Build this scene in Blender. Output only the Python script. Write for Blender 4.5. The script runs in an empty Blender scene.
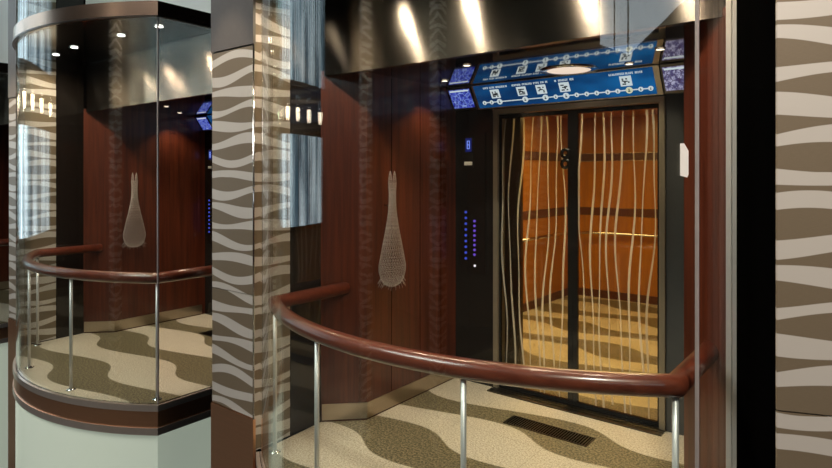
import bpy, bmesh, math, random
from mathutils import Vector, Matrix
random.seed(4)
C = bpy.context.scene.collection
PITCH = 3.509
XC, YC = -1.66, 3.742                 # centre of the bow front
PI = math.pi

# ------------------------------------------------------------------ materials
def new_mat(name):
    m = bpy.data.materials.new(name); m.use_nodes = True
    nt = m.node_tree; nt.nodes.clear()
    out = nt.nodes.new('ShaderNodeOutputMaterial')
    return m, nt, out
def N(nt, t, **kw):
    n = nt.nodes.new(t)
    for k, v in kw.items(): setattr(n, k, v)
    return n
def L(nt, a, b): nt.links.new(a, b)
def M(nt, op, a, b=None, c=None):
    n = nt.nodes.new('ShaderNodeMath'); n.operation = op
    for i, v in enumerate((a, b, c)):
        if v is None: continue
        if isinstance(v, (int, float)): n.inputs[i].default_value = v
        else: nt.links.new(v, n.inputs[i])
    return n.outputs[0]
def mixc(nt, f, a, b):
    n = nt.nodes.new('ShaderNodeMix'); n.data_type = 'RGBA'
    for s, v in ((n.inputs[0], f), (n.inputs[6], a), (n.inputs[7], b)):
        if isinstance(v, (int, float)): s.default_value = v
        elif isinstance(v, tuple): s.default_value = (*v, 1)
        else: nt.links.new(v, s)
    return n.outputs[2]
def bsdf(nt, out, color=None, metallic=0, rough=.5, coat=0, coat_rough=.05, spec=.5, aniso=0):
    b = nt.nodes.new('ShaderNodeBsdfPrincipled')
    if isinstance(color, tuple): b.inputs['Base Color'].default_value = (*color, 1)
    elif color is not None: nt.links.new(color, b.inputs['Base Color'])
    b.inputs['Metallic'].default_value = metallic
    b.inputs['Roughness'].default_value = rough
    b.inputs['Coat Weight'].default_value = coat
    b.inputs['Coat Roughness'].default_value = coat_rough
    b.inputs['Specular IOR Level'].default_value = spec
    b.inputs['Anisotropic'].default_value = aniso
    nt.links.new(b.outputs[0], out.inputs[0])
    return b
def coords(nt, scale=(1, 1, 1)):
    tc = nt.nodes.new('ShaderNodeTexCoord'); mp = nt.nodes.new('ShaderNodeMapping')
    mp.inputs['Scale'].default_value = scale
    nt.links.new(tc.outputs['Object'], mp.inputs[0])
    return mp.outputs[0]
def noise(nt, vec, scale=5, detail=3, rough=.5):
    n = nt.nodes.new('ShaderNodeTexNoise')
    n.inputs['Scale'].default_value = scale; n.inputs['Detail'].default_value = detail
    n.inputs['Roughness'].default_value = rough
    nt.links.new(vec, n.inputs['Vector'])
    return n.outputs['Fac']
def smoothstep(nt, x, a, b):
    n = nt.nodes.new('ShaderNodeMapRange'); n.interpolation_type = 'SMOOTHSTEP'
    nt.links.new(x, n.inputs[0]); n.inputs[1].default_value = a; n.inputs[2].default_value = b
    return n.outputs[0]
def bump(nt, b, h, strength=.1, dist=.01):
    n = nt.nodes.new('ShaderNodeBump'); n.inputs['Strength'].default_value = strength
    n.inputs['Distance'].default_value = dist
    nt.links.new(h, n.inputs['Height']); nt.links.new(n.outputs[0], b.inputs['Normal'])

def simple(name, color, metallic=0, rough=.5, var=.08, nscale=30, **kw):
    m, nt, out = new_mat(name)
    f = noise(nt, coords(nt), nscale)
    d = tuple(max(0, c*(1-var)) for c in color); l = tuple(min(1, c*(1+var)) for c in color)
    bsdf(nt, out, mixc(nt, f, d, l), metallic, rough, **kw)
    return m
def emit(name, color, strength, var=.05):
    m, nt, out = new_mat(name)
    e = nt.nodes.new('ShaderNodeEmission')
    f = noise(nt, coords(nt), 8)
    L(nt, mixc(nt, f, tuple(c*(1-var) for c in color), color), e.inputs[0])
    e.inputs[1].default_value = strength
    L(nt, e.outputs[0], out.inputs[0])
    return m

def wood(name, dark, light, rough=.3, coat=.4, along='z', cr=.08):
    m, nt, out = new_mat(name)
    s = {'z': (26, 26, 1.1), 'x': (1.2, 26, 26)}[along]
    v = coords(nt, s)
    f1 = noise(nt, v, 1.0, 5, .62)
    f2 = noise(nt, coords(nt, tuple(q*5 for q in s)), 1.0, 3)
    f = M(nt, 'ADD', M(nt, 'MULTIPLY', smoothstep(nt, f1, .3, .7), .75), M(nt, 'MULTIPLY', f2, .25))
    b = bsdf(nt, out, mixc(nt, f, dark, light), 0, rough, coat, cr)
    bump(nt, b, f, .05, .002)
    return m

def brushed(name, color, rough=.3, aniso=.7, waver=0., metallic=1, rot=0):
    m, nt, out = new_mat(name)
    f = noise(nt, coords(nt, (2, 2, 160)), 1.5, 3)
    b = bsdf(nt, out, mixc(nt, f, tuple(c*.82 for c in color), color), metallic, rough, aniso=aniso)
    b.inputs['Anisotropic Rotation'].default_value = rot
    t = nt.nodes.new('ShaderNodeTangent'); t.direction_type = 'RADIAL'; t.axis = 'Z'
    L(nt, t.outputs[0], b.inputs['Tangent'])
    if waver:
        h = noise(nt, coords(nt, (1.6, 1.6, .8)), 1.6, 1)
        bump(nt, b, h, waver, .12)
    return m

def glass(name, tint=(.93, .97, .96), gain=1.0, refl=(1, 1, 1)):
    """Clear thin glass: lets light through and reflects more towards grazing angles."""
    m, nt, out = new_mat(name)
    lw = nt.nodes.new('ShaderNodeLayerWeight'); lw.inputs[0].default_value = .5
    p = M(nt, 'POWER', lw.outputs['Facing'], 5.0)
    f = M(nt, 'MULTIPLY', M(nt, 'ADD', M(nt, 'MULTIPLY', p, .95), .045), gain)
    tr = nt.nodes.new('ShaderNodeBsdfTransparent'); tr.inputs[0].default_value = (*tint, 1)
    gl = nt.nodes.new('ShaderNodeBsdfGlossy'); gl.inputs['Roughness'].default_value = .0
    gl.inputs[0].default_value = (*refl, 1)
    mx = nt.nodes.new('ShaderNodeMixShader')
    L(nt, f, mx.inputs[0]); L(nt, tr.outputs[0], mx.inputs[1]); L(nt, gl.outputs[0], mx.inputs[2])
    L(nt, mx.outputs[0], out.inputs[0])
    return m

def floor_mat(name):
    m, nt, out = new_mat(name)
    tc = nt.nodes.new('ShaderNodeTexCoord'); sp = nt.nodes.new('ShaderNodeSeparateXYZ')
    L(nt, tc.outputs['Object'], sp.inputs[0]); x, y = sp.outputs[0], sp.outputs[1]
    ph = M(nt, 'ADD', x, M(nt, 'ADD', 2.8, M(nt, 'MULTIPLY', M(nt, 'SUBTRACT', y, 2.6), -1.2)))
    w = M(nt, 'MULTIPLY', M(nt, 'COSINE', M(nt, 'MULTIPLY', ph, 2*PI/1.4)), .085)
    yy = M(nt, 'DIVIDE', M(nt, 'SUBTRACT', M(nt, 'SUBTRACT', y, w), 2.6), .65)
    fr = M(nt, 'FRACT', M(nt, 'ADD', yy, 20.0))
    dk = M(nt, 'MULTIPLY', smoothstep(nt, fr, 0, .012), M(nt, 'SUBTRACT', 1.0, smoothstep(nt, fr, .47, .482)))
    v = coords(nt)
    sp1 = noise(nt, v, 95, 3, .75); sp2 = noise(nt, v, 75, 3, .75); big = noise(nt, v, 3, 2)
    lightc = mixc(nt, smoothstep(nt, sp1, .38, .60), (.36, .31, .22), (.74, .67, .55))
    lightc = mixc(nt, M(nt, 'MULTIPLY', big, .35), lightc, (.5, .43, .32))
    darkc = mixc(nt, smoothstep(nt, sp2, .40, .62), (.055, .045, .022), (.30, .25, .15))
    col = mixc(nt, dk, lightc, darkc)
    # thin joints
    jx = M(nt, 'ABSOLUTE', M(nt, 'SUBTRACT', M(nt, 'FRACT', M(nt, 'ADD', M(nt, 'DIVIDE', x, .6), 20.1)), .5))
    jy = M(nt, 'ABSOLUTE', M(nt, 'SUBTRACT', M(nt, 'FRACT', M(nt, 'ADD', M(nt, 'DIVIDE', y, .6), 20.2)), .5))
    j = M(nt, 'MAXIMUM', M(nt, 'LESS_THAN', jx, .004), M(nt, 'LESS_THAN', jy, .004))
    col = mixc(nt, M(nt, 'MULTIPLY', j, .3), col, (.16, .13, .09))
    bsdf(nt, out, col, 0, .35, 0)
    return m

def wave_mat(name, light=(.60, .57, .52), dark=(.205, .162, .108), per=.100, lam=.74):
    """horizontal light and dark bands that swell and thin like lenses"""
    m, nt, out = new_mat(name)
    tc = nt.nodes.new('ShaderNodeTexCoord'); sp = nt.nodes.new('ShaderNodeSeparateXYZ')
    L(nt, tc.outputs['Object'], sp.inputs[0])
    x = M(nt, 'ADD', sp.outputs[0], sp.outputs[1]); z = sp.outputs[2]
    a = 2*PI/lam
    zz = M(nt, 'ADD', M(nt, 'DIVIDE', z, per), M(nt, 'MULTIPLY', M(nt, 'SINE', M(nt, 'ADD', M(nt, 'MULTIPLY', x, a), M(nt, 'MULTIPLY', z, 2.3))), .10))
    zz = M(nt, 'ADD', zz, 60.0)
    n = M(nt, 'FLOOR', zz); fr = M(nt, 'FRACT', zz)
    h = M(nt, 'ADD', .26, M(nt, 'MULTIPLY', M(nt, 'SINE', M(nt, 'ADD', M(nt, 'MULTIPLY', x, a), M(nt, 'MULTIPLY', n, 2.65))), .19))
    c = M(nt, 'ADD', .5, M(nt, 'MULTIPLY', M(nt, 'SINE', M(nt, 'ADD', M(nt, 'MULTIPLY', x, a*.8), M(nt, 'MULTIPLY', n, 1.7))), .07))
    d = M(nt, 'SUBTRACT', h, M(nt, 'ABSOLUTE', M(nt, 'SUBTRACT', fr, c)))
    dk = smoothstep(nt, d, -.012, .012)
    fine = noise(nt, coords(nt, (60, 60, 900)), 1, 2)
    col = mixc(nt, dk, light, mixc(nt, fine, tuple(q*.85 for q in dark), tuple(q*1.12 for q in dark)))
    bsdf(nt, out, col, .15, .42)
    return m

def screen_mat(name, c1, c2, c3, strength, scale):
    m, nt, out = new_mat(name)
    v = coords(nt)
    vo = nt.nodes.new('ShaderNodeTexVoronoi'); vo.feature = 'DISTANCE_TO_EDGE'; vo.inputs['Scale'].default_value = scale
    L(nt, v, vo.inputs['Vector'])
    n1 = noise(nt, v, scale*1.7, 4, .7)
    c = mixc(nt, smoothstep(nt, n1, .42, .6), c1, c2)
    c = mixc(nt, M(nt, 'LESS_THAN', vo.outputs['Distance'], .035), c, c3)
    e = nt.nodes.new('ShaderNodeEmission'); L(nt, c, e.inputs[0]); e.inputs[1].default_value = strength
    L(nt, e.outputs[0], out.inputs[0])
    return m

MAT = dict(
    wood=wood('mahogany_veneer', (.036, .0070, .0034), (.118, .026, .010), .32, .30),
    rail=wood('mahogany_rail', (.105, .020, .010), (.20, .046, .022), .30, .9, 'x', .17),
    amber=wood('amber_veneer', (.34, .120, .014), (.48, .185, .020), .35, .25),
    brownband=simple('brown_band', (.10, .03, .015), 0, .35),
    floor=floor_mat('terrazzo_waves'),
    wave=wave_mat('wave_cladding'),
    steel=brushed('satin_steel', (.62, .60, .57), .25, .3),
    chrome=simple('polished_chrome', (.75, .74, .72), 1, .09, .05),
    copper=brushed('brushed_copper', (.80, .44, .26), .30, .4, 0, .92),
    bronze=brushed('bronze_skirting', (.50, .42, .33), .3, .3),
    capmetal=simple('cap_metal', (.72, .52, .40), 1, .22, .05),
    fascia=brushed('fascia_metal', (.34, .31, .28), .26, .95, .10, 1, .25),
    mirror=simple('dark_mirror_metal', (.48, .43, .37), 1, .05, .04, 4),
    soffit=simple('soffit_metal', (.20, .22, .23), 1, .12, .1, 5),
    black=simple('black_gloss', (.012, .011, .010), 0, .12),
    blackmatt=simple('black_matt', (.0015, .0015, .0015), 0, .9, spec=0),
    blackglass=simple('black_glass_panel', (.010, .008, .007), 0, .04),
    darkmetal=brushed('dark_bronze_metal', (.13, .115, .10), .3, .3),
    greymetal=simple('grey_panel', (.13, .117, .108), .2, .42),
    slate=simple('slate_panel', (.075, .080, .085), .2, .3),
    frosted=simple('frosted_glass_panel', (.72, .80, .69), 0, .3, .03, 3),
    pale=simple('pale_panel', (.74, .76, .76), 0, .4, .03, 3),
    glass=glass('clear_glass'),
    sideglass=glass('side_glass', (.97, .98, .97), .14),
    doorglass=glass('door_glass', (.93, .88, .74), 1.0),
    framemetal=simple('frame_metal', (.33, .28, .21), .6, .35, .05),
    warmsteel=simple('warm_steel', (.88, .78, .70), .85, .28, .05),
    steelpost=simple('post_steel', (.80, .80, .79), .5, .36, .04),
    etched=None,
    edge=simple('glass_edge', (.46, .40, .40), .3, .3),
    white=simple('white_plastic', (.92, .91, .88), 0, .4, .03),
    signblue=None,
    signwhite=emit('sign_white', (.9, .95, 1.0), .75),
    signcream=emit('sign_cream', (1.0, .95, .70), .7),
    signdark=simple('sign_pictogram', (.04, .06, .10), 0, .5),
    lamp=emit('lamp_glow', (1.0, .80, .62), 4.0),
    lampcool=emit('lamp_glow_cool', (1.0, .93, .85), 9.0),
    bigglow=emit('ceiling_disc_glow', (1.0, .74, .60), 1.1),
    bulb=emit('bulb_glow', (1.0, .80, .58), 14.0),
    carlamp=emit('car_lamp', (1.0, .70, .36), 2.4),
    digit=emit('blue_digit', (.25, .35, 1.0), 1.2),
    display=emit('display_blue', (.03, .04, .35), .35),
    purple=emit('purple_button', (.30, .13, .95), .55),
    bluebtn=emit('blue_button', (.10, .14, .95), .55),
    redlamp=emit('white_button', (1.0, .85, .9), 1.2),
    screenblue=screen_mat('screen_blue', (.015, .02, .28), (.10, .14, .75), (.35, .45, .9), .8, 26),
    screenpink=screen_mat('screen_pink', (.10, .08, .20), (.55, .50, .70), (.08, .05, .12), .85, 22),
    frostlit=None,
    carpet=simple('dark_deck', (.05, .045, .042), 0, .8),
    atrium=simple('atrium_paint', (.11, .088, .072), 0, .6, .2, 1),
)
def etched():
    m, nt, out = new_mat('etched_line')
    d = nt.nodes.new('ShaderNodeBsdfDiffuse'); t = nt.nodes.new('ShaderNodeBsdfTransparent')
    L(nt, mixc(nt, noise(nt, coords(nt), 60), (.74, .68, .56), (.86, .80, .68)), d.inputs[0])
    tl = nt.nodes.new('ShaderNodeBsdfTranslucent'); tl.inputs[0].default_value = (.8, .72, .58, 1)
    a = nt.nodes.new('ShaderNodeMixShader'); a.inputs[0].default_value = .45
    L(nt, d.outputs[0], a.inputs[1]); L(nt, tl.outputs[0], a.inputs[2])
    b = nt.nodes.new('ShaderNodeMixShader'); b.inputs[0].default_value = .45
    L(nt, t.outputs[0], b.inputs[1]); L(nt, a.outputs[0], b.inputs[2]); L(nt, b.outputs[0], out.inputs[0])
    return m
MAT['etched'] = etched()
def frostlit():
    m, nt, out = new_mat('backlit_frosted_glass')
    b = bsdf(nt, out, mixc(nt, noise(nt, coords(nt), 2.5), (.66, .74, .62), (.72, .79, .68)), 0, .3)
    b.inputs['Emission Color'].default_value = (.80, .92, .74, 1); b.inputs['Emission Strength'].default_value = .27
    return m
MAT['frostlit'] = frostlit()
def signblue():
    m, nt, out = new_mat('sign_blue')
    f = noise(nt, coords(nt, (1.2, 4, 4)), 1.6, 2)
    e = nt.nodes.new('ShaderNodeEmission')
    L(nt, mixc(nt, smoothstep(nt, f, .35, .7), (.006, .045, .16), (.012, .16, .46)), e.inputs[0]); e.inputs[1].default_value = .75
    L(nt, e.outputs[0], out.inputs[0])
    return m
MAT['signblue'] = signblue()
def net():
    m, nt, out = new_mat('wire_net')
    bsdf(nt, out, mixc(nt, noise(nt, coords(nt), 50), (.40, .33, .30), (.56, .48, .44)), .6, .35)
    return m
MAT['net'] = net()
def daylight(name, strength):
    m, nt, out = new_mat(name)
    f = noise(nt, coords(nt, (1.5, 1.5, .10)), 1.9, 5, .6)
    e = nt.nodes.new('ShaderNodeEmission')
    L(nt, mixc(nt, smoothstep(nt, f, .42, .62), (.05, .10, .14), (.78, .93, 1.0)), e.inputs[0]); e.inputs[1].default_value = strength
    L(nt, e.outputs[0], out.inputs[0])
    return m
MAT['day'] = daylight('daylight_pane', 3.0)
MAT['day2'] = emit('skylight_pane', (.80, .88, .95), 3.0, .12)

# ------------------------------------------------------------------ mesh building
class MB:
    def __init__(s): s.bm = bmesh.new()
    def box(s, x0, x1, y0, y1, z0, z1, mat=None):
        r = bmesh.ops.create_cube(s.bm, size=1)
        mm = Matrix.Translation(((x0+x1)/2, (y0+y1)/2, (z0+z1)/2)) @ Matrix.Diagonal((abs(x1-x0), abs(y1-y0), abs(z1-z0), 1))
        if mat is not None: mm = mat @ mm
        bmesh.ops.transform(s.bm, matrix=mm, verts=r['verts'])
        return s
    def prism(s, poly, z0, z1, mat=None):
        lo = [s.bm.verts.new((x, y, z0)) for x, y in poly]; hi = [s.bm.verts.new((x, y, z1)) for x, y in poly]
        n = len(poly)
        s.bm.faces.new(lo[::-1]); s.bm.faces.new(hi)
        for i in range(n): s.bm.faces.new((lo[i], lo[(i+1) % n], hi[(i+1) % n], hi[i]))
        if mat is not None: bmesh.ops.transform(s.bm, matrix=mat, verts=lo+hi)
        return s
    def tube(s, path, r, n=16, ry=None, cap=True):
        """round bar along a polyline with mitred joints"""
        P = [Vector(p) for p in path]; rings = []
        for i, p in enumerate(P):
            a = (P[i]-P[i-1]).normalized() if i else None
            b = (P[i+1]-P[i]).normalized() if i < len(P)-1 else None
            d = ((a or b)+(b or a)).normalized()
            up = Vector((0, 0, 1)) if abs(d.z) < .9 else Vector((1, 0, 0))
            sd = d.cross(up).normalized(); uu = sd.cross(d).normalized()
            k = 1.0
            if a and b: k = 1/max(.35, math.cos(a.angle(b)/2))
            rings.append([s.bm.verts.new(p + sd*(math.cos(2*PI*j/n)*r*k) + uu*(math.sin(2*PI*j/n)*(ry or r))) for j in range(n)])
        for i in range(len(rings)-1):
            for j in range(n):
                f = s.bm.faces.new((rings[i][j], rings[i][(j+1) % n], rings[i+1][(j+1) % n], rings[i+1][j])); f.smooth = True
        if cap: s.bm.faces.new(rings[0][::-1]); s.bm.faces.new(rings[-1])
        return s
    def lathe(s, prof, c=(0, 0, 0), n=24, sx=1, sy=1, smooth=True, cap=True):
        rings = [[s.bm.verts.new((c[0]+r*sx*math.cos(2*PI*j/n), c[1]+r*sy*math.sin(2*PI*j/n), c[2]+z)) for j in range(n)] for r, z in prof]
        for i in range(len(rings)-1):
            for j in range(n):
                f = s.bm.faces.new((rings[i][j], rings[i][(j+1) % n], rings[i+1][(j+1) % n], rings[i+1][j])); f.smooth = smooth
        if cap: s.bm.faces.new(rings[0][::-1]); s.bm.faces.new(rings[-1])
        return s
    def build(s, name, mat, parent=None, loc=(0, 0, 0), bevel=0):
        base = Vector(parent['_w']) if parent is not None else Vector(loc)
        bmesh.ops.translate(s.bm, verts=s.bm.verts, vec=-base)
        if bevel:
            bmesh.ops.bevel(s.bm, geom=[e for e in s.bm.edges if len(e.link_faces) == 2 and e.calc_face_angle(0) > .6], offset=bevel, segments=2, profile=.6, affect='EDGES')
        bmesh.ops.recalc_face_normals(s.bm, faces=s.bm.faces)
        me = bpy.data.meshes.new(name); s.bm.to_mesh(me); s.bm.free()
        me.materials.append(MAT[mat] if isinstance(mat, str) else mat)
        o = bpy.data.objects.new(name, me); C.objects.link(o)
        if parent is not None: o.parent = parent; o['_w'] = list(base)
        else: o.location = base; o['_w'] = list(base)
        return o

def tag(o, label, cat, group=None):
    o['label'] = label; o['category'] = cat
    if group: o['group'] = group
    return o
def thing(name, loc, label, cat, group=None):
    o = bpy.data.objects.new(name, None); C.objects.link(o); o.location = loc; o['_w'] = list(loc)
    o.empty_display_size = .1
    return tag(o, label, cat, group)
def struct(mb, name, mat, label=None, parent=None, **kw):
    o = mb.build(name, mat, parent, **kw)
    if parent is None:
        o['kind'] = 'structure'; o['category'] = 'room'
        if label: o['label'] = label
    return o
def copy_tree(o, dx, label=None, parent=None, mats=None):
    c = o.copy(); C.objects.link(c)
    if parent is not None: c.parent = parent
    else: c.location.x += dx
    if label: c['label'] = label
    for ch in list(o.children): copy_tree(ch, dx, None, c)
    return c

def arc(R, half, n=40, off=(0, 0)):
    """points from the left end to the right end of the bow"""
    a = math.asin(half/R)
    return [(XC+off[0]+R*math.sin(-a+2*a*i/n), YC+off[1]-R*math.cos(-a+2*a*i/n)) for i in range(n+1)]
def band(mb, path, th, z0, z1):
    """a strip of thickness th to the outside (right-hand side) of a path"""
    P = [Vector(p) for p in path]; out = []
    for i, p in enumerate(P):
        a = (P[i]-P[i-1]).normalized() if i else None
        b = (P[i+1]-P[i]).normalized() if i < len(P)-1 else None
        d = ((a or b)+(b or a)).normalized(); k = 1/max(.4, math.cos(a.angle(b)/2)) if a and b else 1
        out.append((p.x+d.y*th*k, p.y-d.x*th*k))
    for i in range(len(P)-1):
        mb.prism([tuple(P[i]), tuple(P[i+1]), out[i+1], out[i]], z0, z1)
    bmesh.ops.remove_doubles(mb.bm, verts=mb.bm.verts, dist=1e-5)
    inner = [f for f in mb.bm.faces if len(f.edges) == 4 and all(len(e.link_faces) > 2 for e in f.edges if abs(e.verts[0].co.z-e.verts[1].co.z) > 1e-4) and abs(f.normal.z) < .1 and
             all(len(e.link_faces) >= 3 for e in f.edges)]
    if inner: bmesh.ops.delete(mb.bm, geom=inner, context='FACES_ONLY')
    return mb
def smooth(o, ang=.5):
    for p in o.data.polygons: p.use_smooth = True
    try: o.data.set_sharp_from_angle(angle=ang)
    except Exception: pass
    return o

GR, GH = 1.976, 1.17                   # glass bow radius, half width
RR, RH = 1.903, 1.095                  # rail bow radius, half width
XL, XR = XC-GH, XC+GH                  # -2.83, -.49
CFY = 2.117                            # front of the column between bays
ZCEIL, ZFAS, ZSOF = 2.28, 2.245, 2.722
BASEZ, TOPZ = -1.7, 4.2

bay = {}       # key -> (object, {1: label, 2: label})   what is repeated in the bays to the left
def rep(key, o, l1=None, l2=None): bay[key] = (o, l1, l2); return o

# ------------------------------------------------------------------ setting of one bay
gp = arc(GR, GH)
floor_poly = gp + [(XR, 2.64), (XR-.21, 2.85), (XR-.21, 3.98), (-2.65, 3.98), (-2.65, 2.85), (XL-.03, 2.64)]
rep('floor', struct(MB().prism(floor_poly, -.012, 0), 'floor', 'floor'), 1, 1)
rep('slab', struct(MB().prism(floor_poly, -.20, -.014), 'floor_slab', 'blackmatt'), 1, 1)

def wood_wall(poly, name): return struct(MB().prism(poly, 0, ZCEIL), name, 'wood')
rep('wl', wood_wall([(-2.86, 2.64), (-2.65, 2.85), (-2.65, 3.95), (-2.86, 3.95)], 'wall_left'), 1, 1)
rep('wr', wood_wall([(-.49, 2.64), (-.49, 3.95), (-.70, 3.95), (-.70, 2.85)], 'wall_right'), 1, None)
# metal skirting on the wood
sk = MB(); band(sk, [(-2.855, 2.645), (-2.65, 2.85), (-2.65, 3.84)], .006, 0.012, .115)
rep('skl', struct(sk, 'baseboard_left', 'bronze'), 1, 1)
sk = MB(); band(sk, [(-.70, 3.84), (-.70, 2.85), (-.495, 2.645)], .006, 0.012, .115)
rep('skr', struct(sk, 'baseboard_right', 'bronze'), 1, None)
# veneer joints: narrow shadow gaps set on the chamfer corner and along the side wall
j = MB()
for y in (3.10, 3.42, 3.68): j.box(-2.651, -2.6485, y-.002, y+.002, .118, ZCEIL-.01)
struct(j, 'trim_1', 'blackmatt')
# back wall: black panels each side of the lift doors, lintel over
rep('bl', struct(MB().box(-2.65, -2.30, 3.88, 3.98, 0, ZCEIL), 'wall_back_left', 'black'), 1, None)
rep('br', struct(MB().box(-1.06, -.70, 3.88, 3.98, 0, ZCEIL), 'wall_back_right', 'slate'), 1, None)
rep('bt', struct(MB().box(-2.30, -1.06, 3.88, 3.98, 2.085, ZCEIL), 'wall_back_lintel', 'darkmetal'), 1, None)
df = MB().box(-2.30, -2.262, 3.865, 3.98, 0, 2.085).box(-1.098, -1.06, 3.865, 3.98, 0, 2.085).box(-2.30, -1.06, 3.862, 3.98, 2.062, 2.098)
rep('df', struct(df, 'door_frame', 'framemetal', bevel=.003), 1, None)
si = MB()
for y0, y1 in ((3.78, 3.815), (3.825, 3.85), (3.86, 3.885), (3.895, 3.98)): si.box(-2.30, -1.06, y0, y1, 0, .008)
rep('sill', struct(si, 'door_sill', 'darkmetal'), 1, None)
# ceiling of the alcove (polished metal) and the metal fascia in front
rep('ceil', struct(MB().box(-2.86, -.49, 2.70, 3.98, ZCEIL, ZCEIL+.04), 'ceiling', 'mirror'), 1, 1)
rep('fas', struct(MB().box(-2.86, -.49, 2.655, 2.70, ZFAS, ZSOF), 'wall_fascia', 'fascia'), 1, 1)
so_poly = arc(GR-.004, GH-.004) + [(XR, 2.655), (XL-.03, 2.655)]
rep('sof', struct(MB().prism(so_poly, ZSOF+.002, ZSOF+.06), 'ceiling_soffit', 'soffit'), 1, 1)
rep('upw', struct(MB().box(-2.86, -.49, 2.66, 2.74, ZSOF+.11, TOPZ), 'wall_upper', 'pale'), 1, 1)
# column between the bays
def column():
    c = struct(MB().box(-3.28, -2.868, CFY+.012, 2.72, BASEZ, TOPZ), 'column', 'blackmatt')
    f = MB().box(-3.28, -2.862, CFY, CFY+.012, .9055, 2.358).box(-3.28, -2.862, CFY, CFY+.012, .192, .9005)
    s = f.box(-2.868, -2.86, CFY, 2.385, .002, TOPZ)
    f.build('wave_cladding', 'wave', c)
    MB().box(-3.285, -2.858, CFY-.006, CFY+.012, 2.366, TOPZ).build('upper_panel', 'greymetal', c)
    MB().box(-3.285, -2.858, CFY-.006, CFY+.012, BASEZ, .185).build('base_panel', 'copper', c)
    MB().box(-2.868, -2.86, 2.39, 2.64, .002, TOPZ).build('glass_strip', 'blackglass', c)
    MB().tube([(-2.856, CFY-.004, .19), (-2.856, CFY-.004, 2.36)], .006, 8).build('corner_trim', 'chrome', c)
    return c
rep('col', column(), 1, 1)
# black recess left of a column, at the end of the bay before it
rep('gap', struct(MB().box(-4.0, -3.28, 2.68, 2.74, BASEZ, TOPZ), 'wall_recess', 'blackmatt'), 1, 1)

# ------------------------------------------------------------------ things of a bay
def screen():
    t = thing('glass_screen', (XC, 1.77, 0), 'large bow-fronted clear glass screen around the lift lobby with amber doors', 'glass screen', 'bow-fronted glass screens')
    p = MB(); band(p, gp, .010, 0, ZSOF-.014); smooth(p.build('curved_pane', 'glass', t))
    MB().box(XR, XR+.010, 2.155, 2.63, 0, ZSOF-.014).build('return_pane', 'sideglass', t)
    MB().box(XR-.002, XR+.010, 2.1445, 2.1535, 0, ZSOF-.014).build('corner_seal', 'edge', t)
    MB().box(XR+.002, XR+.022, 2.625, 2.65, 0, ZSOF-.014).box(XR+.030, XR+.060, 2.60, 2.65, 0, ZSOF-.014).build('edge_post', 'steelpost', t, bevel=.003)
    return t
rep('screen', screen(), 'bow-fronted clear glass screen with copper-banded base, left of the wave-patterned column', 'clear glass screen of the farthest bay, at the left edge of the photo')

def upper_screen():
    u = MB(); band(u, gp, .010, ZSOF+.103, TOPZ)
    o = smooth(u.build('upper_glass', 'glass', None, (XC, 1.77, ZSOF+.103)))
    return tag(o, 'curved glass of the deck above, over the canopy band of the bay with amber doors', 'glass screen', 'upper glass screens')
rep('uscreen', upper_screen(), 'curved glass above the metal canopy band, left of the patterned column', 'curved glass above the canopy band at the upper left corner')

def handrail():
    t = thing('handrail', (XC, 1.86, 0), 'thick red mahogany handrail curving across the front of the amber lift doors', 'handrail', 'curved mahogany handrails')
    z = .866
    path = [(XC-RH, 2.765, z)] + [(x, y, z) for x, y in arc(RR, RH, 36)] + [(XC+RH, 2.74, z)]
    MB().tube(path, .040, 20).build('rail', 'rail', t)
    for x, y in ((XC-RH, 2.187), (XC-.409, 1.885), (XC+.409, 1.885), (XC+RH, 2.187)):
        q = MB().tube([(x, y, .006), (x, y, z-.03)], .0115, 14).build('post', 'steelpost', t)
        MB().lathe([(.034, .0), (.034, .005), (.016, .009), (.013, .014)], (x, y, .0005), 20).build('base_flange', 'chrome', q)
    return t
rep('rail', handrail(), 'curved mahogany handrail on steel posts, behind glass left of the patterned column', 'piece of mahogany handrail at the extreme left edge of the photo')

def base_fascia():
    t = thing('balcony_front', (XC, 1.77, BASEZ), 'curved balcony front below the large mahogany handrail', 'balcony front', 'curved balcony fronts')
    path = arc(GR+.012, GH+.012) + [(XR+.012, 2.63)]
    p = MB(); band(p, path, .020, -.048, -.004); smooth(p.build('upper_steel_strip', 'warmsteel', t))
    p = MB(); band(p, path, .012, -.165, -.048); smooth(p.build('copper_band', 'copper', t))
    p = MB(); band(p, path, .020, -.215, -.165); smooth(p.build('lower_steel_strip', 'warmsteel', t))
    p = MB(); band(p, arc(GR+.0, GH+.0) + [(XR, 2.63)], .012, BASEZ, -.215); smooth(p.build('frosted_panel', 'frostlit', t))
    return t
rep('front', base_fascia(), 'pale green frosted balcony front with copper band, left of the patterned column', 'pale frosted balcony front at the extreme left edge of the photo')

def cap():
    t = thing('canopy_band', (XC, 1.77, ZSOF), 'curved metal canopy band over the lobby with amber doors', 'canopy', 'curved canopy bands')
    path = arc(GR+.012, GH+.012) + [(XR+.012, 2.63)]
    p = MB(); band(p, path, .018, ZSOF, ZSOF+.100); smooth(p.build('metal_band', 'capmetal', t))
    p = MB(); band(p, path, .024, ZSOF-.012, ZSOF-.001); smooth(p.build('lower_lip', 'darkmetal', t))
    return t
rep('cap', cap(), 'curved polished metal canopy band over the glass bay left of the patterned column', 'end of a pale canopy band at the upper left edge of the photo')

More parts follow.
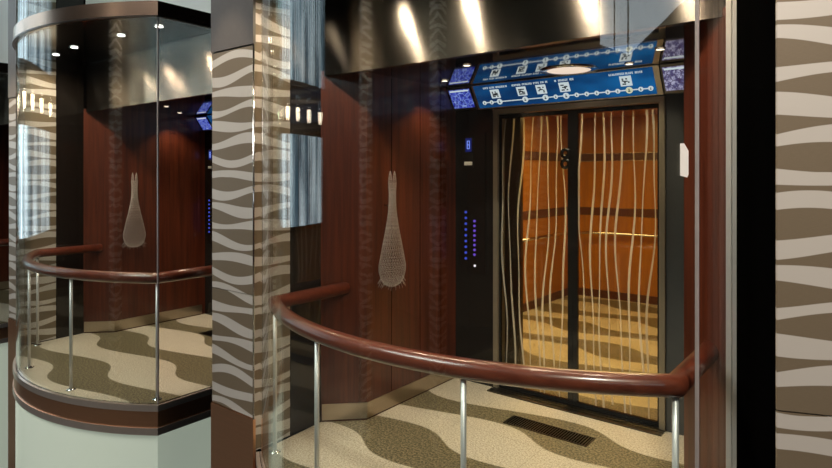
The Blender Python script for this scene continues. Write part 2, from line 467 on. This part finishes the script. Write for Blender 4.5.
def downlight(x, y, z, r, mat, label, group, name='downlight'):
    t = thing(name, (x, y, z), label, 'ceiling light', group)
    MB().lathe([(r, -.001), (r*1.3, -.001), (r*1.3, -.006), (r, -.006)], (x, y, z), 24, cap=False).build('trim_ring', 'chrome', t)
    MB().lathe([(r, -.0035), (r, -.0015)], (x, y, z), 24).build('lamp_disc', mat, t)
    return t
k = 0
for i, (x, y) in enumerate(((-2.50, 2.25), (-2.03, 2.22), (-1.26, 2.26), (-.75, 2.30))):
    w = ('leftmost', 'left middle', 'right middle', 'rightmost')[i]
    rep('dl%d' % i, downlight(x, y, ZSOF, .030, 'lampcool', 'small round %s downlight in the soffit above the large handrail' % w, 'soffit downlights'),
        'small round downlight, %s one of the soffit behind the glass of the left bay' % w, None)
for i, (x, y) in enumerate(((-.93, 3.30), (-1.20, 3.62), (-2.45, 3.45), (-2.0, 3.05))):
    w = ('beside the right display screen', 'by the right end of the blue sign', 'beside the left display screen', 'nearer the metal fascia')[i]
    rep('cl%d' % i, downlight(x, y, ZCEIL, .022, 'lamp', 'small downlight in the mirror ceiling ' + w, 'mirror ceiling downlights'),
        'small mirror ceiling downlight of the left bay, ' + w, None)
rep('disc', downlight(-1.58, 3.60, ZCEIL, .14, 'bigglow', 'large pinkish disc light in the mirror ceiling above the blue sign', None, 'disc_light'),
    'large pinkish disc light hidden behind the patterned column', None)

# directory sign, leaning out over the doors
SA = math.atan2(.11, .164)              # lean from the vertical
SM = Matrix.Translation((0, 3.862, 2.112)) @ Matrix.Rotation(SA, 4, 'X')   # local x along wall, z up the sign, -y outwards
f_, yh_, th_ = 591.8, 175.6, .666
def sx(px, z):                          # x on the sign for a column of the photo
    y = 3.862 - math.sin(SA)*z
    t = (px-416)/f_
    dx, dy = -math.sin(th_)+t*math.cos(th_), math.cos(th_)+t*math.sin(th_)
    return dx/dy*y
def letters(mb, x0, x1, z0, z1, y):
    x = x0
    while x < x1-.006:
        w = random.uniform(.007, .013)
        x2 = min(x+w, x1)
        mb.box(x, x+.0045, y-.0012, y, z0, z1, SM)
        if random.random() < .7: mb.box(x, x2-.003, y-.0012, y, z1-.003, z1, SM)
        if random.random() < .6: mb.box(x, x2-.003, y-.0012, y, z0, z0+.003, SM)
        x = x2
        if random.random() < .14: x += .010
def sign():
    t = thing('directory_sign', (-1.75, 3.862, 2.112), 'long blue deck directory sign with white stops and icons above the amber lift doors', 'sign', 'blue directory signs')
    MB().box(-2.43, -1.07, 0, .012, -.006, .196, SM).build('backing', 'bronze', t)
    MB().box(-2.41, -1.105, -.003, 0, .004, .190, SM).build('blue_panel', 'signblue', t)
    zl = .047
    px = [485, 492, 500, 525.6, 545.8, 556, 566.5, 577, 587, 597, 608, 618, 629.5, 641, 651]
    big = {2, 3, 4, 6, 12}
    MB().box(sx(485, zl), sx(651, zl), -.005, -.003, zl-.0035, zl+.0035, SM).build('route_line', 'signwhite', t)
    for i, p in enumerate(px):
        r = .0225 if i in big else .0160
        m = MB(); x = sx(p, zl)
        rot = SM @ Matrix.Translation((x, -.0035, zl)) @ Matrix.Rotation(PI/2, 4, 'X')
        vs = len(m.bm.verts); m.lathe([(r, 0), (r, .004)], (0, 0, 0), 20)
        bmesh.ops.transform(m.bm, matrix=rot, verts=m.bm.verts)
        s = m.build('stop_marker', 'signcream' if i == 12 else 'signwhite', t)
        m = MB().box(x-r*.30, x+r*.30, -.0085, -.0075, zl-r*.45, zl-r*.15, SM).box(x-r*.12, x+r*.12, -.0085, -.0075, zl-r*.45, zl+r*.5, SM)
        m.build('deck_number', 'signdark', s)
    for i, (p, cw) in enumerate(((495.5, 24), (522, 20), (541.5, 16), (564.6, 20), (626, 34))):
        zc = .112; x = sx(p, zc)
        q = MB().box(x-.037, x+.037, -.0055, -.003, zc-.034, zc+.036, SM).build('icon_tile', 'signwhite', t)
        g = MB()
        for a in range(4):
            for b in range(4):
                if random.random() < .55: g.box(x-.024+a*.012, x-.024+a*.012+.011, -.0068, -.0056, zc-.024+b*.012, zc-.024+b*.012+.009, SM)
        g.box(x-.015, x+.012, -.0068, -.0056, zc-.004, zc+.004, SM).build('pictogram', 'signdark', q)
        c = MB(); letters(c, sx(p-cw/2, .16), sx(p+cw/2, .16), .158, .172, -.003)
        c.build('caption', 'signwhite', t)
    return t
rep('sign', sign(), 'blue deck directory sign seen through the glass left of the patterned column', None)
def display(px0, px1, mat, label, group):
    a, b = px0, px1
    t = thing('display_screen', ((a+b)/2, 3.862, 2.112), label, 'screen', group)
    MB().box(a-.012, b+.012, .0, .014, -.002, .196, SM).build('bezel', 'darkmetal', t)
    MB().box(a, b, -.003, 0, .018, .176, SM).build('picture', mat, t)
    MB().box(a+.01, b-.01, -.0045, -.003, .158, .170, SM).build('title_bar', 'signwhite', t)
    return t
rep('dsl', display(-2.638, -2.45, 'screenblue', 'dark blue display screen at the left end of the directory sign', 'display screens'),
    'blue display screen left of the directory sign in the left bay', None)
rep('dsr', display(-1.05, -.72, 'screenpink', 'whitish display screen at the right end of the directory sign', 'display screens'),
    'whitish display screen hidden behind the patterned column', None)

def call_panel():
    t = thing('call_panel', (-2.48, 3.878, .85), 'black lift call panel with blue display and two columns of lit buttons', 'call panel', 'lift call panels')
    MB().box(-2.60, -2.37, 3.870, 3.880, .85, 1.93).build('plate', 'blackglass', t)
    d = MB().box(-2.558, -2.478, 3.864, 3.870, 1.665, 1.90).build('display_housing', 'black', t)
    MB().box(-2.545, -2.49, 3.862, 3.864, 1.785, 1.89).build('display_window', 'display', d)
    q = MB()
    for zz in (1.823, 1.853): 
        q.box(-2.528, -2.507, 3.860, 3.862, zz-.017, zz-.012).box(-2.528, -2.507, 3.860, 3.862, zz+.012, zz+.017)
        q.box(-2.530, -2.525, 3.860, 3.862, zz-.015, zz+.015).box(-2.510, -2.505, 3.860, 3.862, zz-.015, zz+.015)
    q.build('digit', 'digit', d)
    MB().box(-2.553, -2.483, 3.858, 3.864, 1.68, 1.708).build('label_strip', 'white', d)
    for j in range(9):
        z = .955+j*.045
        m = MB().lathe([(.010, 0), (.010, .006)], (0, 0, 0), 14); bmesh.ops.transform(m.bm, matrix=Matrix.Translation((-2.545, 3.870, z)) @ Matrix.Rotation(PI/2, 4, 'X'), verts=m.bm.verts)
        m.build('button', 'bluebtn', t)
    for j in range(8):
        z = .99+j*.037
        m = MB().lathe([(.010, 0), (.010, .006)], (0, 0, 0), 14); bmesh.ops.transform(m.bm, matrix=Matrix.Translation((-2.465, 3.870, z)) @ Matrix.Rotation(PI/2, 4, 'X'), verts=m.bm.verts)
        m.build('button', 'purple', t)
    m = MB().lathe([(.009, 0), (.009, .006)], (0, 0, 0), 14); bmesh.ops.transform(m.bm, matrix=Matrix.Translation((-2.462, 3.870, .905)) @ Matrix.Rotation(PI/2, 4, 'X'), verts=m.bm.verts)
    m.build('alarm_button', 'redlamp', t)['label'] = 'white lit button'
    return t
rep('panel', call_panel(), 'black lift call panel dimly lit behind glass left of the patterned column', None)

def leaf(x0, x1, label, eight, seed):
    rnd = random.Random(seed)
    t = thing('lift_door', ((x0+x1)/2, 3.90, .01), label, 'lift door', 'glass lift doors')
    z0, z1 = .010, 2.058; wl, wr = (.012, .034) if eight else (.034, .012)
    MB().box(x0, x0+wl, 3.888, 3.912, z0, z1).box(x1-wr, x1, 3.888, 3.912, z0, z1).box(x0+wl, x1-wr, 3.888, 3.912, z0, z0+.03).box(x0+wl, x1-wr, 3.888, 3.912, z1-.03, z1).build('frame', 'black', t)
    MB().box(x0+wl, x1-wr, 3.897, 3.903, z0+.03, z1-.03).build('pane', 'doorglass', t)
    n = 8
    for i in range(n):
        xb = x0+wl+.035+(x1-x0-wl-wr-.07)*i/(n-1)+rnd.uniform(-.010, .010)
        a1, p1, a2, p2 = rnd.uniform(.016, .028), rnd.uniform(0, 6)*.35+i*.3, rnd.uniform(.004, .010), rnd.uniform(0, 6)
        m = MB(); prev = None; q = []
        lo = z0+.035 if i % 3 else z0+.035+rnd.uniform(0, .3)
        for kx in range(41):
            z = lo+(z1-.037-lo)*kx/40
            x = xb+a1*math.sin(z*3.0+p1)+a2*math.sin(z*7.5+p2)
            x = min(max(x, x0+wl+.008), x1-wr-.008)
            hw = .0055+.0020*math.sin(z*4+p2)
            q.append((m.bm.verts.new((x-hw, 3.8945, z)), m.bm.verts.new((x+hw, 3.8945, z)), m.bm.verts.new((x+hw, 3.8965, z)), m.bm.verts.new((x-hw, 3.8965, z))))
        for kx in range(40):
            for c in range(4): m.bm.faces.new((q[kx][c], q[kx][(c+1) % 4], q[kx+1][(c+1) % 4], q[kx+1][c]))
        m.bm.faces.new(q[0]); m.bm.faces.new(q[-1][::-1])
        m.build('etched_line', 'etched', t)
    if eight:
        m = MB()
        for zz in (1.682, 1.755):
            v0 = len(m.bm.verts)
            prof = [(.016, -.006), (.036, -.006), (.038, 0), (.036, .006), (.016, .006), (.014, 0), (.016, -.006)]
            g = MB().lathe(prof, (0, 0, 0), 24, cap=False)
            bmesh.ops.transform(g.bm, matrix=Matrix.Translation((-1.728, 3.880, zz)) @ Matrix.Rotation(PI/2, 4, 'X'), verts=g.bm.verts)
            tmp = bpy.data.meshes.new('tmp'); g.bm.to_mesh(tmp); g.bm.free(); m.bm.from_mesh(tmp); bpy.data.meshes.remove(tmp)
        m.build('number_eight', 'black', t)['label'] = 'raised black figure eight'
    return t
dl = leaf(-2.26, -1.679, 'left glass lift door leaf with wavy etched lines and a black figure eight', True, 3)
dr = leaf(-1.677, -1.10, 'right glass lift door leaf with wavy etched lines, amber car behind', False, 8)
rep('ldl', dl, 'glass lift door leaf hidden behind the patterned column, left one', None)
rep('ldr', dr, 'glass lift door leaf hidden behind the patterned column, right one', None)

# wire sculpture on the left wood wall
def sculpture():
    cx, cy = -2.574, 3.02
    t = thing('wire_wall_art', (cx, cy, .86), 'pale wire mesh vase-shaped wall sculpture with two horns, beside the call panel', 'wall art', 'wire mesh sculptures')
    n = 30; prof = [(.030, .0), (.070, .018), (.096, .05), (.112, .10), (.114, .14), (.100, .20), (.082, .28), (.062, .36), (.045, .44), (.035, .50), (.030, .56), (.030, .62), (.034, .69)]
    full = []
    for i in range(len(prof)-1):
        for s in range(3):
            a = s/3; full.append((prof[i][0]*(1-a)+prof[i+1][0]*a, prof[i][1]*(1-a)+prof[i+1][1]*a))
    full.append(prof[-1])
    m = MB().lathe(full, (cx, cy, .86), n, cap=False)
    # lean the rings so that the wires cross diagonally
    for v in m.bm.verts:
        h = v.co.z-.86; a = h*5.0
        dx, dy = v.co.x-cx, v.co.y-cy
        v.co.x = cx+.62*(dx*math.cos(a)-dy*math.sin(a)); v.co.y = cy+dx*math.sin(a)+dy*math.cos(a)
    bmesh.ops.triangulate(m.bm, faces=m.bm.faces)
    o = m.build('net_body', 'net', t)
    w = o.modifiers.new('wire', 'WIREFRAME'); w.thickness = .0017
    for s in (-1, 1):
        h = MB().lathe([(.012, 0), (.011, .03), (.008, .06), (.002, .085)], (cx+s*.004, cy+s*.017, 1.545), 10).build('horn', 'net', t)
        w = h.modifiers.new('wire', 'WIREFRAME'); w.thickness = .0025
    fr = MB()
    for j in range(36):
        a = 2*PI*j/36; r = .092+.014*random.random(); z = .86+.05*random.random()
        fr.tube([(cx+.62*r*.9*math.cos(a), cy+r*.9*math.sin(a), z+.02), (cx+.6*(r+.016)*math.cos(a), cy+(r+.022)*math.sin(a), z-.018)], .0011, 5)
    fr.build('fringe', 'net', t)
    MB().tube([(-2.648, cy, 1.40), (cx-.02, cy, 1.40)], .004, 8).build('wall_hook', 'steel', t)
    return t
rep('sculpt', sculpture(), 'pale wire mesh vase-shaped sculpture seen through the glass left of the patterned column', None)

def grille():
    t = thing('floor_grille', (-1.64, 3.42, 0), 'dark rectangular floor grille set in the wavy floor before the amber lift doors', 'floor grille', 'floor grilles')
    x0, x1, y0, y1 = -1.925, -1.365, 3.36, 3.505
    MB().box(x0, x1, y0, y0+.008, .0005, .005).box(x0, x1, y1-.008, y1, .0005, .005).box(x0, x0+.008, y0+.008, y1-.008, .0005, .005).box(x1-.008, x1, y0+.008, y1-.008, .0005, .005).build('frame', 'darkmetal', t)
    b = MB()
    x = x0+.012
    while x < x1-.014: b.box(x, x+.006, y0+.008, y1-.008, .0012, .0042); x += .017
    b.build('bars', 'darkmetal', t)
    MB().box(x0+.004, x1-.004, y0+.004, y1-.004, .0003, .0009).build('duct_shade', 'blackmatt', t)  # thin black sheet standing in for the shade below the bars
    return t
rep('grille', grille(), 'dark floor grille partly hidden at the edge of the patterned column', None)

# small white plate on the right hand glass
sp = MB()
pts = [(-.0, 0), (.052, -.012), (.052, .105), (.018, .135), (0, .135)]
st = thing('white_plate', (-.545, 2.125, 1.60), 'small white slanted-top plate on the right of the curved glass beside the lift doors', 'plate')
a0 = math.atan2(-.544-XC, YC-2.128)
Mt = Matrix.Translation((XC+(GR+.0105)*math.sin(a0), YC-(GR+.0105)*math.cos(a0), 1.60)) @ Matrix.Rotation(a0, 4, 'Z') @ Matrix.Rotation(PI/2, 4, 'X')
pl = [(0, 0), (.022, -.006), (.026, .004), (.026, .082), (.012, .108), (0, .108)]
MB().prism(pl, .0005, .005, Mt).build('plate', 'white', st)

# ------------------------------------------------------------------ the lift car beyond the doors (one per shaft)
x0, x1, y0, y1, zt = -3.30, -.10, 4.02, 7.6, 2.36
cw = struct(MB().box(x0, x1, y1, y1+.04, 0, zt), 'wall_car_back', 'amber')
cl = struct(MB().box(x0-.04, x0, y0, y1, 0, zt), 'wall_car_left', 'amber')
cr = struct(MB().box(x1, x1+.04, y0, y1, 0, zt), 'wall_car_right', 'amber')
struct(MB().box(x0, x1, 3.985, y1, -.012, 0), 'floor', 'floor')
struct(MB().box(x0, x1, 3.985, y1, zt, zt+.04), 'ceiling_car', 'amber')
struct(MB().box(x0, -2.30, 3.985, 4.0, 0, zt).box(-1.06, x1, 3.985, 4.0, 0, zt).box(-2.30, -2.135, 3.99, 4.03, 0, 2.085).box(-2.30, -1.06, 3.985, 4.0, 2.085, zt), 'wall_car_front', 'darkmetal')
bb = MB()
for z in (1.84, 1.13):
    bb.box(x0+.001, x0+.008, y0, y1-.008, z-.045, z+.045).box(x0+.008, x1, y1-.008, y1-.001, z-.045, z+.045)
struct(bb, 'trim_2', 'brownband')
bb = MB()
for z in (1.84, 1.13):
    for s in (-1, 1): bb.box(x0+.001, x0+.010, y0, y1-.010, z+s*.049-.004, z+s*.049+.004).box(x0+.010, x1, y1-.010, y1-.001, z+s*.049-.004, z+s*.049+.004)
struct(bb, 'trim_3', 'steel')
struct(MB().box(x0+.001, x0+.012, y0, y1-.012, 0.002, .10).box(x0+.012, x1, y1-.012, y1-.001, 0.002, .10), 'baseboard_car', 'brownband')
ct = thing('car_handrail', (-2.0, 7.5, .80), 'thin curved chrome handrail inside the amber lift car', 'handrail')
MB().tube([(-3.22, 5.9, .86), (-3.2, 7.0, .86), (-3.05, 7.4, .86), (-2.7, 7.5, .86), (-.6, 7.5, .86)], .018, 12).build('rail', 'chrome', ct)
for x in (-2.6, -1.6, -.8): MB().tube([(x, 7.5, .85), (x, 7.592, .82)], .010, 8).build('bracket', 'chrome', ct)
MB().tube([(-3.215, 6.2, .85), (-3.297, 6.2, .82)], .010, 8).build('bracket', 'chrome', ct)
cpl = thing('car_ceiling_light', (-2.2, 5.3, zt), 'glowing warm panel light in the ceiling of the amber lift car', 'ceiling light')
MB().box(-3.0, -1.4, 4.4, 6.2, zt-.02, zt-.002).build('frame', 'steel', cpl)
MB().box(-2.94, -1.46, 4.46, 6.14, zt-.026, zt-.020).build('diffuser', 'carlamp', cpl)

# ------------------------------------------------------------------ repeat the bay to the left
for key, (o, l1, l2) in bay.items():
    if l1: copy_tree(o, -PITCH, l1 if isinstance(l1, str) else None)
    if l2: copy_tree(o, -2*PITCH, l2 if isinstance(l2, str) else None)

# ------------------------------------------------------------------ near column at the right edge
nc = struct(MB().box(.004, .62, .012, .50, BASEZ, TOPZ), 'column', 'blackmatt')
MB().box(0, .62, 0, .012, .9055, TOPZ).box(0, .62, 0, .012, BASEZ, .9005).build('wave_cladding', 'wave', nc)
MB().box(0, .004, .012, .545, BASEZ, TOPZ).build('side_panel', 'blackmatt', nc)
nc.location = (-.243, 2.04, 0); nc.rotation_euler.z = math.atan2(.355, .935)

# ------------------------------------------------------------------ the atrium the bays look out on
struct(MB().box(-16, 9, -11, 10, BASEZ-.1, BASEZ), 'floor', 'carpet')
struct(MB().box(-16, 9, -11, 10, 6.5, 6.6), 'ceiling_atrium', 'atrium')
struct(MB().box(-11.7, -11.6, -9, 3.5, BASEZ, 6.5), 'wall_atrium', 'atrium')
struct(MB().box(-16, 9, 9.9, 10, BASEZ, 6.5), 'wall_rear', 'blackmatt')
struct(MB().box(-11.6, 7, -9.1, -9, BASEZ, 6.5), 'wall_front', 'atrium')
def window(i, axis, a0, a1, z0, z1, c, mat, nm, arcr=None):
    o = struct(MB().box(*((c, c+.02, a0, a1) if axis == 'x' else (a0, a1, c, c+.02)), z0, z1), 'window_%d' % i, mat)
    f = MB()
    for q in range(nm+1):
        a = a0+(a1-a0)*q/nm
        f.box(*((c+.02, c+.08, a-.04, a+.04) if axis == 'x' else (a-.04, a+.04, c+.02, c+.08)), z0, z1)
    for z in (z0, z1): f.box(*((c+.02, c+.08, a0, a1) if axis == 'x' else (a0, a1, c+.02, c+.08)), z-.05, z+.05)
    f.build('window_frame', 'darkmetal', o)
    return o
window(1, 'x', -3.3, 3.4, .5, 2.5, -11.58, 'day', 5)
window(2, 'x', -3.6, 3.4, 3.5, 6.2, -11.58, 'day', 6)
window(3, 'y', 6.4, 8.9, 4.75, 6.3, -8.98, 'day2', 2)
struct(MB().box(9.0, 9.1, -9, 10, BASEZ, 6.5), 'wall_atrium_right', 'atrium')
struct(MB().prism([(-8.9, 4.80), (-7.7, 4.92), (-5.5, 5.12), (-2.5, 5.5), (-2.5, 6.4), (-8.9, 6.4)], 0, .02, Matrix(((0, 0, 1, 8.975), (1, 0, 0, 0), (0, 1, 0, 0), (0, 0, 0, 1)))), 'window_4', 'day2')
for x, y in ((-5.0, -1.95), (-2.65, -3.1)):
    ac = struct(MB().box(-.19, .19, -.19, .19, BASEZ, 6.5), 'column_atrium', 'blackmatt')
    MB().box(-.2, .2, -.2, -.19, BASEZ, 6.5).box(-.2, .2, .19, .2, BASEZ, 6.5).box(-.2, -.19, -.19, .19, BASEZ, 6.5).box(.19, .2, -.19, .19, BASEZ, 6.5).build('wave_cladding', 'wave', ac)
    ac.location = (x, y, 0); ac.rotation_euler.z = .5
for i in range(5):
    t = thing('spot_lamp', (-10.4, -2.5+i*1.15, 2.92), 'bright spot lamp in the row hanging under the atrium beam', 'spot lamp', 'spot lamps in the atrium')
    MB().lathe([(.03, .24), (.11, .21), (.17, .02), (.17, 0)][::-1], (-10.4, -2.5+i*1.15, 2.86), 16).build('shade', 'chrome', t)
    MB().lathe([(.04, -.24), (.12, -.15), (.15, -.002)], (-10.4, -2.5+i*1.15, 2.86), 16).build('bulb', 'bulb', t)

# ------------------------------------------------------------------ lights
def area(name, loc, target, size, power, color=(1, 1, 1), sy=None):
    l = bpy.data.lights.new(name, 'AREA'); l.energy = power; l.color = color; l.size = size
    if sy: l.shape = 'RECTANGLE'; l.size_y = sy
    o = bpy.data.objects.new(name, l); C.objects.link(o); o.location = loc
    o.rotation_euler = (Vector(target)-Vector(loc)).to_track_quat('-Z', 'Y').to_euler()
    return o
def spot(name, loc, target, power, angle, color=(1, .85, .68), r=.03, blend=.6):
    l = bpy.data.lights.new(name, 'SPOT'); l.energy = power; l.color = color; l.spot_size = math.radians(angle); l.spot_blend = blend; l.shadow_soft_size = r
    o = bpy.data.objects.new(name, l); C.objects.link(o); o.location = loc
    o.rotation_euler = (Vector(target)-Vector(loc)).to_track_quat('-Z', 'Y').to_euler()
    return o
WARM = (1, .78, .52)
for k in (0, 1):
    dx = -PITCH*k
    for x, y in ((-2.50, 2.25), (-2.03, 2.22), (-1.26, 2.26), (-.75, 2.30)):
        spot('soffit_spot', (x+dx, y, ZSOF-.012), (x+dx, y+.12, 0), 30, 160, (1, .76, .54))
    for x, y in ((-.93, 3.30), (-1.20, 3.62), (-2.45, 3.45), (-2.0, 3.05)):
        spot('alcove_spot', (x+dx, y, ZCEIL-.012), (x+dx, y, 0), 16, 110, WARM)
    spot('disc_spot', (-1.58+dx, 3.6, ZCEIL-.012), (-1.58+dx, 3.5, 0), 22, 130, (1, .78, .58), .12)
    spot('column_spot', (-3.10+dx, 1.55, 3.3), (-3.07+dx, CFY, 1.95), 48, 34, (1, .80, .58))
area('car_light', (-2.2, 5.3, 2.30), (-2.2, 5.3, 0), 1.4, 66, (1, .70, .30), 1.6)
spot('near_column_fill', (.9, -.5, 4.3), (.0, 2.15, 1.5), 560, 62, (1, .86, .72))  # unseen fill spot added to brighten the near column
spot('atrium_column_fill', (-4.2, -.9, 4.6), (-5, -1.95, 2.3), 420, 50, (1, .86, .72))  # added so this column shows brighter where the glass reflects it
area('atrium_added_fill', (-4.5, -2.2, 6.4), (-4.0, -1.0, 0), 3.5, 680, (1, .95, .88))  # overhead fill added to brighten the balcony fronts and metal, no fixture

w = bpy.data.worlds.new('atrium_air'); bpy.context.scene.world = w; w.use_nodes = True
bg = w.node_tree.nodes['Background']; bg.inputs[0].default_value = (.5, .58, .62, 1); bg.inputs[1].default_value = .05

# ------------------------------------------------------------------ camera
cd = bpy.data.cameras.new('camera'); co = bpy.data.objects.new('camera', cd); C.objects.link(co)
cd.sensor_width = 36; cd.lens = 36*f_/832; cd.shift_y = -(234-yh_)/832
co.location = (0, 0, 1.6); co.rotation_euler = (PI/2, 0, th_)
cd.clip_start = .05
S = bpy.context.scene; S.camera = co
S.view_settings.view_transform = 'Standard'; S.view_settings.look = 'None'; S.view_settings.gamma = 1
S.view_settings.use_curve_mapping = False; S.view_settings.exposure = 0
for o in bpy.data.objects:
    if '_w' in o: del o['_w']
